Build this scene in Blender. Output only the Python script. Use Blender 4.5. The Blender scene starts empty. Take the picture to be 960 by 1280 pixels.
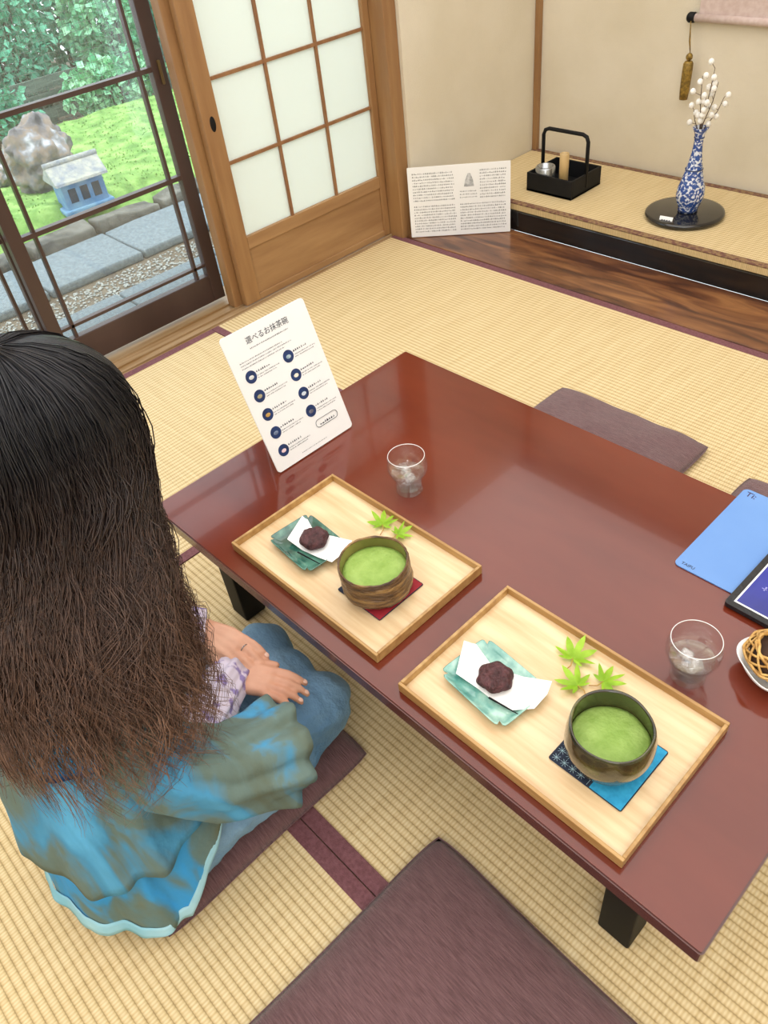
import bpy,bmesh,math,random
from mathutils import Vector,Matrix,noise
random.seed(7)
SC=bpy.context.scene; COL=SC.collection
PI=math.pi; R=math.radians
CAMZ=1.36
RIGHT=Vector((.6947,.7116,-.1027)); FWD=Vector((-.5750,.4642,-.6741)).normalized()
RIGHT=(RIGHT-FWD*RIGHT.dot(FWD)).normalized(); DOWN=FWD.cross(RIGHT).normalized()
def at(px,py,z):
    d=RIGHT*(px-480)+DOWN*(py-640)+FWD*970
    t=(z-CAMZ)/d.z
    return Vector((0,0,CAMZ))+d*t
def hx(s):
    s=s.lstrip('#'); v=[int(s[i:i+2],16)/255 for i in (0,2,4)]
    return tuple((c/12.92 if c<=.04045 else ((c+.055)/1.055)**2.4) for c in v)+(1,)
# ---------------------------------------------------------------- materials
def base_mat(name):
    m=bpy.data.materials.new(name); m.use_nodes=True
    nt=m.node_tree; return m,nt,nt.nodes['Principled BSDF']
def mat(name,c1,c2=None,rough=.5,scale=6,st=(1,1,1),metal=0,coat=0,bump=0,bs=None,detail=4,lo=.35,hi=.65,sheen=0,spec=.5,c3=None,stops=None,dist=0,coatr=.05,bst=None):
    m,nt,b=base_mat(name); N=nt.nodes; L=nt.links
    b.inputs['Roughness'].default_value=rough; b.inputs['Metallic'].default_value=metal
    b.inputs['Coat Weight'].default_value=coat; b.inputs['Coat Roughness'].default_value=coatr
    b.inputs['Sheen Weight'].default_value=sheen; b.inputs['Specular IOR Level'].default_value=spec
    tc=N.new('ShaderNodeTexCoord'); mp=N.new('ShaderNodeMapping'); mp.inputs['Scale'].default_value=st
    L.new(tc.outputs['Object'],mp.inputs['Vector'])
    nz=N.new('ShaderNodeTexNoise'); nz.inputs['Scale'].default_value=scale; nz.inputs['Detail'].default_value=detail; nz.inputs['Distortion'].default_value=dist
    L.new(mp.outputs[0],nz.inputs['Vector'])
    rp=N.new('ShaderNodeValToRGB'); e=rp.color_ramp.elements
    if stops:
        e[0].position=stops[0][0]; e[0].color=hx(stops[0][1]); e[1].position=stops[-1][0]; e[1].color=hx(stops[-1][1])
        for p,c in stops[1:-1]: k=e.new(p); k.color=hx(c)
    else:
        e[0].position=lo; e[0].color=hx(c1); e[1].position=hi; e[1].color=hx(c2 or c1)
        if c3: k=e.new((lo+hi)/2); k.color=hx(c3)
    L.new(nz.outputs['Fac'],rp.inputs[0]); L.new(rp.outputs[0],b.inputs['Base Color'])
    if bump:
        n2=N.new('ShaderNodeTexNoise'); n2.inputs['Scale'].default_value=bs or scale*3; n2.inputs['Detail'].default_value=3
        L.new((mp if bst is None else tc).outputs['Vector' if bst is None else 'Object'],n2.inputs['Vector'])
        bp=N.new('ShaderNodeBump'); bp.inputs['Strength'].default_value=bump; bp.inputs['Distance'].default_value=.01
        L.new(n2.outputs['Fac'],bp.inputs['Height']); L.new(bp.outputs[0],b.inputs['Normal'])
    return m
def mnode(nt,op,a,b=None,clamp=False):
    n=nt.nodes.new('ShaderNodeMath'); n.operation=op; n.use_clamp=clamp
    for i,v in enumerate((a,b)):
        if v is None: continue
        if isinstance(v,(int,float)): n.inputs[i].default_value=v
        else: nt.links.new(v,n.inputs[i])
    return n.outputs[0]
def tatami_mat(name,axis):
    m,nt,b=base_mat(name); N=nt.nodes; L=nt.links
    b.inputs['Roughness'].default_value=.6; b.inputs['Specular IOR Level'].default_value=.25
    tc=N.new('ShaderNodeTexCoord'); sp=N.new('ShaderNodeSeparateXYZ'); L.new(tc.outputs['Object'],sp.inputs[0])
    al,pe=(sp.outputs[0],sp.outputs[1]) if axis=='x' else (sp.outputs[1],sp.outputs[0])
    q=mnode(nt,'DIVIDE',pe,.0145)
    rib=mnode(nt,'POWER',mnode(nt,'ABSOLUTE',mnode(nt,'SINE',mnode(nt,'MULTIPLY',q,PI))),.4)
    ph=mnode(nt,'MULTIPLY',mnode(nt,'MODULO',mnode(nt,'ADD',mnode(nt,'FLOOR',q),200),2),PI)
    s=mnode(nt,'SINE',mnode(nt,'ADD',mnode(nt,'MULTIPLY',al,2*PI/.0062),ph))
    s=mnode(nt,'MULTIPLY',mnode(nt,'ADD',s,1),.5)
    h=mnode(nt,'MULTIPLY',rib,mnode(nt,'ADD',mnode(nt,'MULTIPLY',s,.30),.70))
    mp=N.new('ShaderNodeMapping'); mp.inputs['Scale'].default_value=(1,25,1) if axis=='y' else (25,1,1)
    L.new(tc.outputs['Object'],mp.inputs[0])
    nz=N.new('ShaderNodeTexNoise'); nz.inputs['Scale'].default_value=7; nz.inputs['Detail'].default_value=3; L.new(mp.outputs[0],nz.inputs[0])
    f=mnode(nt,'ADD',mnode(nt,'MULTIPLY',h,.7),mnode(nt,'MULTIPLY',nz.outputs['Fac'],.4),True)
    rp=N.new('ShaderNodeValToRGB'); e=rp.color_ramp.elements
    e[0].position=.22; e[0].color=hx('#8f764c'); e[1].position=.98; e[1].color=hx('#e9d8b0')
    k=e.new(.6); k.color=hx('#d0b787')
    L.new(f,rp.inputs[0]); L.new(rp.outputs[0],b.inputs['Base Color'])
    bp=N.new('ShaderNodeBump'); bp.inputs['Strength'].default_value=.5; bp.inputs['Distance'].default_value=.002
    L.new(h,bp.inputs['Height']); L.new(bp.outputs[0],b.inputs['Normal'])
    return m
def glass_mat(name,tint='#ffffff',base=.05,pale_mix=0):
    m,nt,b=base_mat(name); N=nt.nodes; L=nt.links; N.remove(b)
    out=[n for n in N if n.type=='OUTPUT_MATERIAL'][0]
    t=N.new('ShaderNodeBsdfTransparent'); t.inputs[0].default_value=hx(tint)
    g=N.new('ShaderNodeBsdfGlossy'); g.inputs['Roughness'].default_value=.04
    lw=N.new('ShaderNodeLayerWeight'); lw.inputs[0].default_value=.35
    f=mnode(nt,'ADD',mnode(nt,'MULTIPLY',mnode(nt,'POWER',lw.outputs['Facing'],3),.5),base,True)
    mx=N.new('ShaderNodeMixShader'); L.new(f,mx.inputs[0]); L.new(t.outputs[0],mx.inputs[1]); L.new(g.outputs[0],mx.inputs[2])
    last=mx
    if pale_mix:  # diffuse white: cloudy ice, and pale reflections painted into glass and water
        d=N.new('ShaderNodeBsdfDiffuse'); d.inputs[0].default_value=hx('#eef4f4')
        m2=N.new('ShaderNodeMixShader'); 
        nz=N.new('ShaderNodeTexNoise'); nz.inputs['Scale'].default_value=60
        mm=mnode(nt,'MULTIPLY',nz.outputs['Fac'],pale_mix*2)
        L.new(mm,m2.inputs[0]); L.new(mx.outputs[0],m2.inputs[1]); L.new(d.outputs[0],m2.inputs[2]); last=m2
    L.new(last.outputs[0],out.inputs[0]); return m
def wood_mat(name,c1,c2,axis='x',scale=3,k=14,rough=.45,coat=0,c3=None,lo=.35,hi=.65,dist=0,detail=6):
    st={'x':(1,k,k),'y':(k,1,k),'z':(k,k,1)}[axis]
    return mat(name,c1,c2,rough=rough,scale=scale,st=st,coat=coat,bump=.05,bs=scale*4,c3=c3,detail=detail,lo=lo,hi=hi,dist=dist)
TX=tatami_mat('tatami_x','x'); TY=tatami_mat('tatami_y','y')
M_heri=mat('heri_cloth','#6a3f45','#7c5056',rough=.8,scale=150,bump=.2)
M_heri2=mat('heri_gold','#6f4a3e','#8f7250',rough=.8,scale=90,lo=.45,hi=.55)
M_plaster=mat('plaster','#e0d7c4','#d6ccb6',rough=.92,scale=3,bump=.25,bs=220)
M_ceil=mat('ceiling_wood','#dcd0ba','#d0c2a8',rough=.8,scale=3,st=(1,10,1))
M_wood=wood_mat('cedar_wood_z','#8f6842','#a07a50','z',k=9)
M_woody=wood_mat('cedar_wood_y','#946f4a','#a78259','y',k=9)
M_woodd=wood_mat('lattice_wood','#845a3a','#966c46','z')
M_sill=wood_mat('sill_wood','#ad9270','#93734c','y')
M_dark=mat('dark_brown_frame','#3f2e2a','#4e3c37',rough=.35,scale=4,st=(1,1,.3))
M_black=mat('black_lacquer','#0c0c0d','#18181a',rough=.15,scale=5,coat=.5)
M_blackm=mat('black_matte','#0d0e10','#151619',rough=.6,scale=8,spec=.25)
M_table=mat('lacquer_table','#6f2c1a','#5c2010',rough=.14,scale=2.2,coat=.35,spec=.45,lo=.3,hi=.7,st=(1,3,1),coatr=.03)
M_tedge=mat('lacquer_table_edge','#43201a','#5c2f26',rough=.25,scale=5,coat=.4)
M_tray=wood_mat('oak_tray','#d2b084','#e6cea6','x',scale=5,k=12,rough=.4,coat=.1)
M_trim=wood_mat('oak_tray_rim','#a37a44','#bf9960','x',scale=5,k=12,rough=.35,coat=.15)
M_white=mat('white_board','#f6f7f8','#f0f1f2',rough=.3,scale=4)
M_paper=mat('white_paper','#f9fafa','#ffffff',rough=.7,scale=12,bump=.1)
M_ink=mat('dark_ink','#333a48','#3f4654',rough=.6)
M_grey=mat('grey_ink','#8d9094','#7c7f84',rough=.7)
M_navy=mat('navy_print','#152a55','#1d3a70',rough=.4,scale=60)
def frost():
    m,nt,b=base_mat('frosted_pane'); N=nt.nodes; L=nt.links
    b.inputs['Roughness'].default_value=.35
    nz=N.new('ShaderNodeTexNoise'); nz.inputs['Scale'].default_value=1.5
    rp=N.new('ShaderNodeValToRGB'); rp.color_ramp.elements[0].color=hx('#e8ede8'); rp.color_ramp.elements[1].color=hx('#f5f8f5')
    L.new(nz.outputs[0],rp.inputs[0]); L.new(rp.outputs[0],b.inputs['Base Color'])
    t=N.new('ShaderNodeBsdfTranslucent'); t.inputs[0].default_value=hx('#f6faf4')
    mx=N.new('ShaderNodeMixShader'); mx.inputs[0].default_value=.5
    out=[n for n in N if n.type=='OUTPUT_MATERIAL'][0]
    L.new(b.outputs[0],mx.inputs[1]); L.new(t.outputs[0],mx.inputs[2]); L.new(mx.outputs[0],out.inputs[0]); return m
M_frost=frost()
M_winglass=glass_mat('window_glass','#ffffff',.03,.04)
M_glass=glass_mat('tumbler_glass','#ffffff',.08,.008)
M_water=glass_mat('water','#ffffff',.09,.015)
M_ice=glass_mat('ice','#ffffff',.12,.16)
M_rim=mat('glass_rim_white','#dfe6e8','#ffffff',rough=.05)
M_zab=mat('zabuton_linen','#5a3b3e','#7b5a5d',rough=.9,scale=40,st=(1,12,1),bump=.5,bs=60,sheen=.25,lo=.3,hi=.7)
M_matcha=mat('matcha_tea','#84a546','#9fbd62',rough=.6,scale=35,bump=.3,bs=140)
M_bowl1=mat('brown_glaze_bowl','#3f2712','#a5814e',rough=.38,scale=20,c3='#6a4a25',coat=.25,bump=.8,bs=50,lo=.38,hi=.66,st=(1,1,5))
M_bowl2=mat('olive_glaze_bowl','#241f10','#6c6e3e',rough=.2,scale=16,c3='#403f20',coat=.6,bump=.15,lo=.38,hi=.70)
M_bowl2in=mat('olive_bowl_inside','#33321a','#4a4a28',rough=.2,scale=16,coat=.6)
M_bowl1in=mat('tan_bowl_inside','#6e6a34','#8c8248',rough=.3,scale=18,coat=.4)
M_plated=mat('dark_green_glaze','#234a3e','#5c8f7e',rough=.15,scale=32,coat=.8,c3='#33665a')
M_platel=mat('teal_glaze','#4c8f86','#a8cfc0',rough=.15,scale=30,coat=.8,c3='#79b0a4')
M_anko=mat('bean_sweet','#38191c','#5a3236',rough=.6,scale=90,bump=.8,bs=110)
M_leaf=mat('maple_leaf','#a0d02c','#c6ec52',rough=.45,scale=40)
M_stem=mat('leaf_stem','#b4c44a','#b86a3a',rough=.5)
M_red=mat('red_cloth','#8e1826','#a82433',rough=.8,scale=60)
M_bluecl=mat('blue_cloth','#1f8fc0','#2fa2d2',rough=.8,scale=120)
M_navycl=mat('navy_cloth','#141d30','#1c2840',rough=.8,scale=110)
M_patt=mat('pattern_line','#8fb0bc','#a8c4cc',rough=.8)
M_folder=mat('blue_plastic','#5f8ccc','#6f9ad6',rough=.35,scale=3)
M_leather=mat('black_leather','#0e0f14','#181a20',rough=.35,scale=60,bump=.2)
M_screen=mat('navy_page','#20287e','#2f38a0',rough=.2,scale=8)
M_wicker=mat('wicker','#a87a3a','#deb56c',rough=.5,scale=70)
M_wdark=mat('basket_gap_shade','#2c1a10','#452a18',rough=.8,scale=50)  # shade inside the wicker, put into a dark brown
def vase_mat():
    m,nt,b=base_mat('blue_white_porcelain'); N=nt.nodes; L=nt.links
    b.inputs['Roughness'].default_value=.12; b.inputs['Coat Weight'].default_value=.5
    tc=N.new('ShaderNodeTexCoord'); v=N.new('ShaderNodeTexVoronoi'); v.feature='DISTANCE_TO_EDGE'; v.inputs['Scale'].default_value=62
    nz=N.new('ShaderNodeTexNoise'); nz.inputs['Scale'].default_value=110; nz.inputs['Detail'].default_value=3
    L.new(tc.outputs['Object'],v.inputs['Vector']); L.new(tc.outputs['Object'],nz.inputs['Vector'])
    f=mnode(nt,'ADD',mnode(nt,'MULTIPLY',v.outputs[0],.6),mnode(nt,'MULTIPLY',nz.outputs[0],.7))
    rp=N.new('ShaderNodeValToRGB'); e=rp.color_ramp.elements; e[0].position=.345;e[0].color=hx('#dfe6f2'); e[1].position=.42; e[1].color=hx('#2c4f98')
    L.new(f,rp.inputs[0]); L.new(rp.outputs[0],b.inputs['Base Color']); return m
M_vase=vase_mat()
M_twig=mat('twig','#4a3a30','#66523f',rough=.8)
M_bud=mat('cotton_bud','#f4f1ea','#ffffff',rough=.9,scale=80,bump=.3)
M_tin=mat('silver_tin','#9aa0a6','#c4c8cc',rough=.25,metal=.9)
M_bamboo=mat('bamboo','#d4b988','#bf9f68',rough=.4,scale=20,st=(1,1,.2))
M_gold=mat('old_gold_brocade','#6a5424','#a3843a',rough=.5,scale=90,metal=.3)
M_latch=mat('bronze_latch','#6a5638','#7d6844',rough=.4,metal=.6)
M_scroll=mat('pink_grey_silk','#d2c0ba','#c6b0a9',rough=.8,scale=60)
M_skin=mat('skin','#c98f74','#d8a68c',rough=.5,scale=12,bump=.05)
M_nail=mat('nail','#e6bcaa','#ecc6b6',rough=.25)
M_lip=mat('lips','#b06058','#a8564e',rough=.4)
M_eye=mat('eye','#1a1412','#221a16',rough=.1)
M_jean=mat('denim','#527fa8','#8ab0cf',rough=.85,scale=7,bump=.5,bs=90,lo=.3,hi=.7)
M_tie=mat('tie_dye_cloth','#ffffff',rough=.9,scale=4.6,stops=[(.32,'#6c745e'),(.43,'#5f7f84'),(.50,'#3d95cc'),(.60,'#2f9ce4'),(.74,'#8ecbe9')],bump=.35,bs=30,detail=3.5,dist=1.4,st=(1.5,1.5,.7),bst=1)
M_tie2=mat('tie_dye_cloth_pale','#ffffff',rough=.9,scale=5,stops=[(.32,'#606c5e'),(.48,'#667c78'),(.57,'#4893be'),(.72,'#5fb4e4')],bump=.35,bs=35,detail=3.5,dist=1.4,st=(1.4,1.4,.8),bst=1)
M_lav=mat('lavender_cloth','#d4cade','#8f7fb4',rough=.85,scale=45,lo=.52,hi=.60)
M_hem=mat('pale_teal_cloth','#a5d3e2','#7fbdd4',rough=.85,scale=10)
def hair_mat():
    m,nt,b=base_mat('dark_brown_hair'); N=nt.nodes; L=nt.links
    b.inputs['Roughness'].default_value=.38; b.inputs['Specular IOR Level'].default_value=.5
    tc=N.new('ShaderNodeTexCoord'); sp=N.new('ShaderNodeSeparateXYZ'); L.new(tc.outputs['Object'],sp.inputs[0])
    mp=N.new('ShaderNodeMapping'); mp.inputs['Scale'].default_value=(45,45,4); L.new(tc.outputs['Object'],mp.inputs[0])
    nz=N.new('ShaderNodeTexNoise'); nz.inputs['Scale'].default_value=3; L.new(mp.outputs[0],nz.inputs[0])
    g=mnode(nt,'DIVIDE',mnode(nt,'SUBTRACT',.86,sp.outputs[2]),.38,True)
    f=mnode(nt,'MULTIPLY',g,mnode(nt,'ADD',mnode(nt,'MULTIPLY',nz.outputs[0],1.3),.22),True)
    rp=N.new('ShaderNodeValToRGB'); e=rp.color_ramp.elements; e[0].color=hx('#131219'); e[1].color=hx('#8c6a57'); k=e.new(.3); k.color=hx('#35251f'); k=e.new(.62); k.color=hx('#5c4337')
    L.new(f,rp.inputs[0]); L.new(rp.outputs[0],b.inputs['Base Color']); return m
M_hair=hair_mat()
M_rock=mat('garden_rock','#ffffff',rough=.9,scale=9,bump=.9,bs=24,stops=[(.34,'#4a4a4c'),(.45,'#77777a'),(.54,'#8f8274'),(.60,'#8d9094'),(.70,'#c8ccd2')],detail=6)
M_edge=mat('edging_stone','#484a46','#74756e',rough=.9,scale=9,bump=.7,bs=25)
M_slab=mat('granite_slab','#606f77','#77868c',rough=.85,scale=60,bump=.3,bs=120)
M_gravel=mat('gravel','#a9aeaa','#8b908c',rough=.9,scale=30)
M_moss=mat('moss','#5f8a42','#94ba68',rough=.95,scale=10,bump=.7,bs=60,c3='#78a252',detail=5)
M_soil=mat('soil','#5a5246','#6e6556',rough=.95,scale=12,bump=.6)
M_fol=mat('foliage_light','#68c092','#b8ecc0',rough=.5,scale=6)
M_fol2=mat('foliage_teal','#3c9474','#74c8a4',rough=.5,scale=6)
M_fence=mat('weathered_fence','#4c5c54','#66776e',rough=.8,scale=6,st=(1,1,8))
M_lantern=mat('lantern_stone','#4a80b0','#7ba4be',rough=.7,scale=14,bump=.4)
M_lroof=mat('lantern_roof','#b0b2a8','#86909a',rough=.9,scale=22,bump=.6)
M_lwin=mat('lantern_opening','#22303c','#2c3c4a',rough=.9)
# ---------------------------------------------------------------- mesh helpers
def sm(name,bm,m,parent=None,smooth=False,mats=None,world=False):
    if world and parent is not None:
        bmesh.ops.transform(bm,matrix=parent.matrix_basis.inverted(),verts=bm.verts)
    bmesh.ops.recalc_face_normals(bm,faces=bm.faces)
    me=bpy.data.meshes.new(name); bm.to_mesh(me); bm.free()
    for k in (mats or [m]): me.materials.append(k)
    if smooth:
        for p in me.polygons: p.use_smooth=True
    o=bpy.data.objects.new(name,me); COL.objects.link(o)
    if parent is not None: o.parent=parent
    return o
def tag(o,label,cat,group=None):
    o['label']=label; o['category']=cat
    if group: o['group']=group
    return o
def thing(name,label,cat,loc=(0,0,0),rotz=0,group=None,mtx=None):
    o=bpy.data.objects.new(name,None); COL.objects.link(o); o.empty_display_size=.05
    if mtx is not None: o.location=mtx.to_translation(); o.rotation_euler=mtx.to_euler()
    else: o.location=loc; o.rotation_euler=(0,0,rotz)
    return tag(o,label,cat,group)
def struct(name,bm,m,parent=None,smooth=False):
    o=sm(name,bm,m,parent,smooth)
    if parent is None: o['kind']='structure'
    return o
def NB(): return bmesh.new()
def box(bm,a,b,bev=0,seg=2):
    x0,y0,z0=a;x1,y1,z1=b
    r=bmesh.ops.create_cube(bm,size=1); vs=r['verts']
    for v in vs: v.co=Vector(((x0+x1)/2+v.co.x*(x1-x0),(y0+y1)/2+v.co.y*(y1-y0),(z0+z1)/2+v.co.z*(z1-z0)))
    if bev:
        es=list({e for v in vs for e in v.link_edges})
        bmesh.ops.bevel(bm,geom=es,offset=bev,segments=seg,affect='EDGES',profile=.5)
    return bm
def B(a,b,bev=0): return box(NB(),a,b,bev)
def loft(bm,rings,cap0=True,cap1=True,closed=True):
    vr=[[bm.verts.new(p) for p in r] for r in rings]
    n=len(vr[0])
    for a,b in zip(vr,vr[1:]):
        for i in range(n if closed else n-1):
            j=(i+1)%n
            try: bm.faces.new((a[i],a[j],b[j],b[i]))
            except Exception: pass
    if cap0: bm.faces.new(vr[0])
    if cap1: bm.faces.new(vr[-1][::-1])
    return bm
def tube(bm,pts,rs,n=8):
    pts=[Vector(p) for p in pts]
    if isinstance(rs,(int,float)): rs=[rs]*len(pts)
    rings=[]; up=None
    for i,p in enumerate(pts):
        t=(pts[min(i+1,len(pts)-1)]-pts[max(i-1,0)]).normalized()
        if up is None: up=t.orthogonal().normalized()
        up=(up-t*up.dot(t))
        up=up.normalized() if up.length>1e-6 else t.orthogonal().normalized()
        s=t.cross(up)
        rings.append([p+(up*math.cos(2*PI*k/n)+s*math.sin(2*PI*k/n))*rs[i] for k in range(n)])
    return loft(bm,rings)
def lathe(bm,prof,n=48,c=(0,0,0),fn=None):
    c=Vector(c); prev=None
    for r,z in prof:
        if r<1e-6: cur=[bm.verts.new(c+Vector((0,0,z)))]
        else:
            cur=[]
            for k in range(n):
                a=2*PI*k/n; rr=r*(fn(a,z) if fn else 1); cur.append(bm.verts.new(c+Vector((rr*math.cos(a),rr*math.sin(a),z))))
        if prev:
            if len(prev)==1 and len(cur)>1:
                for k in range(n): bm.faces.new((prev[0],cur[k],cur[(k+1)%n]))
            elif len(cur)==1 and len(prev)>1:
                for k in range(n): bm.faces.new((prev[k],cur[0],prev[(k+1)%n]))
            elif len(cur)>1:
                for k in range(n): bm.faces.new((prev[k],prev[(k+1)%n],cur[(k+1)%n],cur[k]))
        prev=cur
    return bm
def prism(bm,poly,z0,z1):
    return loft(bm,[[Vector((x,y,z0)) for x,y in poly],[Vector((x,y,z1)) for x,y in poly]])
def ell(bm,c,r,rot=None,sub=3):
    m=Matrix.Translation(Vector(c))@(rot.to_4x4() if rot else Matrix.Identity(4))@Matrix.Diagonal((r[0],r[1],r[2],1))
    bmesh.ops.create_icosphere(bm,subdivisions=sub,radius=1,matrix=m); return bm
def chain(bm,pts,rs,sub=2):
    for i in range(len(pts)-1): tube(bm,[pts[i],pts[i+1]],[rs[i],rs[i+1]],12)
    for p,r in zip(pts,rs): ell(bm,p,(r,r,r),sub=sub)
def rrect(w,h,r,n=5,x0=0,y0=0):
    P=[]
    for cx,cy,a0 in ((w-r,r,-90),(w-r,h-r,0),(r,h-r,90),(r,r,180)):
        for k in range(n+1):
            a=R(a0+90*k/n); P.append((x0+cx+r*math.cos(a),y0+cy+r*math.sin(a)))
    return P
def remesh(o,vox,sf=6):
    m=o.modifiers.new('r','REMESH'); m.mode='VOXEL'; m.voxel_size=vox
    if sf:
        s=o.modifiers.new('s','SMOOTH'); s.factor=.5; s.iterations=sf
    dg=bpy.context.evaluated_depsgraph_get(); me=bpy.data.meshes.new_from_object(o.evaluated_get(dg))
    o.modifiers.clear(); mats=list(o.data.materials); o.data=me
    if not me.materials:
        for k in mats: me.materials.append(k)
    for p in me.polygons: p.use_smooth=True
def text(name,s,size,parent,x,y,z,m,rot=0,align='LEFT'):
    cu=bpy.data.curves.new(name,'FONT'); cu.body=s; cu.size=size; cu.extrude=.0001; cu.align_x=align
    o=bpy.data.objects.new(name+'_tmp',cu); COL.objects.link(o)
    dg=bpy.context.evaluated_depsgraph_get(); me=bpy.data.meshes.new_from_object(o.evaluated_get(dg))
    bpy.data.objects.remove(o)
    me.transform(Matrix.Translation((x,y,z))@Matrix.Rotation(rot,4,'Z'))
    me.materials.clear(); me.materials.append(m)
    q=bpy.data.objects.new(name,me); COL.objects.link(q); q.parent=parent; return q
def quad(bm,x0,y0,x1,y1,z):
    bm.faces.new([bm.verts.new(p) for p in ((x0,y0,z),(x1,y0,z),(x1,y1,z),(x0,y1,z))])
def glyphs(bm,x0,y0,w,h,z,rnd=random):
    x=x0
    while x<x0+w-h*.5:
        g=h*rnd.uniform(.6,.85)
        quad(bm,x,y0+h*rnd.uniform(0,.3),x+g,y0+h*rnd.uniform(.38,.5),z)
        if rnd.random()<.8: quad(bm,x+g*rnd.uniform(.2,.6),y0,x+g*.75,y0+h*.85,z)
        x+=h*rnd.uniform(.95,1.15)
# ================================================================ SETTING
struct('floor',B((-2.36,-1.7,-.12),(1.5,2.18,-.052)),M_soil)
def tmat(x0,y0,x1,y1,axis,label,z0=-.05,z1=0,hm=None):
    t=thing('tatami_mat',label,'tatami mat',((x0+x1)/2,(y0+y1)/2,z0),0,None)
    g=.0008
    sm('straw_surface',B((x0+g,y0+g,z0),(x1-g,y1-g,z1),.002),TX if axis=='x' else TY,t,world=True)
    w=.031
    if axis=='x': E=[((x0+g,y0+g),(x1-g,y0+w)),((x0+g,y1-w),(x1-g,y1-g))]
    else: E=[((x0+g,y0+g),(x0+w,y1-g)),((x1-w,y0+g),(x1-g,y1-g))]
    for a,b in E: sm('cloth_border',B((a[0],a[1],z1-.004),(b[0],b[1],z1+.0015),.001),hm or M_heri,t,world=True)
    return t
tmat(-2.36,-.70,-1.42,1.22,'y','tatami mat in front of the sliding glass doors, left of the low table')
tmat(-2.36,1.22,-.45,2.18,'x','tatami mat between the low table and the alcove board, beside the shoji')
tmat(-.45,1.22,1.46,2.18,'x','tatami mat right of the long one along the alcove, at the right edge')
tmat(-1.42,.256,.49,1.22,'x','tatami mat directly underneath the low table')
tmat(-1.42,-.70,.49,.256,'x','tatami mat in the foreground behind the kneeling woman')
struct('trim_1',B((-2.30,2.182,-.05),(-.35,2.474,.003),.002),wood_mat('alcove_board','#4a2a1c','#96673f','x',scale=2.4,k=7,rough=.35,coat=.2,c3='#70462c',lo=.36,hi=.68,dist=1.3,detail=5))
struct('trim_2',B((-2.29,2.476,.0),(-.45,2.545,.082),.004),M_black)
struct('trim_3',B((-2.29,2.55,-.02),(-.45,3.03,.06)),M_blackm)
tmat(-2.288,2.478,-.45,3.028,'x','raised tatami floor of the alcove under the vase and tool caddy',.083,.11,M_heri2)
struct('wall_left',B((-2.42,2.23,-.1),(-2.292,3.10,2.4)),M_plaster)
struct('wall_back',B((-2.42,3.032,-.1),(-.3,3.15,2.4)),M_plaster)
struct('trim_4',B((-2.291,3.008,.11),(-2.268,3.031,2.4),.002),M_wood)
struct('trim_5',B((-2.425,2.168,-.05),(-2.305,2.229,2.4),.004),M_wood)
struct('trim_6',B((-.449,2.44,-.05),(-.34,2.55,2.4),.006),M_wood)
struct('wall_alcove_side',B((-.44,2.551,.0),(-.34,3.03,2.4)),M_plaster)
struct('wall_front',B((-.339,2.19,-.05),(1.6,2.30,2.4)),M_plaster)
struct('wall_right',B((1.5,-1.8,-.1),(1.62,2.19,2.4)),M_plaster)
struct('wall_near',B((-2.6,-1.85,-.1),(1.5,-1.72,2.4)),M_plaster)
struct('wall_over_doors',B((-2.56,-1.72,1.80),(-2.37,2.167,2.4)),M_plaster)
struct('wall_beside_doors',B((-2.56,-1.72,-.1),(-2.37,.08,1.72)),M_plaster)
struct('trim_7',B((-2.58,.08,1.74),(-2.36,2.167,1.80),.003),M_woody)
struct('ceiling',B((-3.0,-1.9,2.4),(2.6,3.2,2.46)),M_ceil)
bm=NB(); box(bm,(-2.62,-.6,-.05),(-2.362,2.167,-.003),.003)
for x in (-2.375,-2.415,-2.465): box(bm,(x-.004,-.6,-.004),(x+.004,2.167,.004))
struct('trim_8',bm,M_sill)
sj=struct('door_1',B((-2.408,1.402,.006),(-2.378,1.468,1.74),.003),M_wood)
struct('stile',B((-2.408,2.135,.006),(-2.378,2.166,1.74),.003),M_wood,sj)
struct('rail',B((-2.407,1.468,.006),(-2.379,2.135,.03),.002),M_woody,sj)
struct('rail',B((-2.407,1.468,.205),(-2.379,2.135,.25),.002),M_woody,sj)
struct('lower_panel',B((-2.400,1.468,.03),(-2.388,2.135,.205)),M_woody,sj)
bm=NB()
for y in (1.691,1.914): box(bm,(-2.404,y-.005,.25),(-2.384,y+.005,1.74))
for k in range(1,6): box(bm,(-2.403,1.468,.245+.2595*k-.005),(-2.385,2.135,.245+.2595*k+.005))
struct('lattice',bm,M_woodd,sj)
struct('frosted_pane',B((-2.3965,1.468,.25),(-2.3935,2.135,1.74)),M_frost,sj)
bm=NB(); ell(bm,(-2.378,1.438,.64),(.003,.011,.024)); struct('finger_pull',bm,M_blackm,sj,True)
struct('trim_9',B((-2.46,1.372,.0),(-2.412,1.412,1.74),.003),M_wood)
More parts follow.
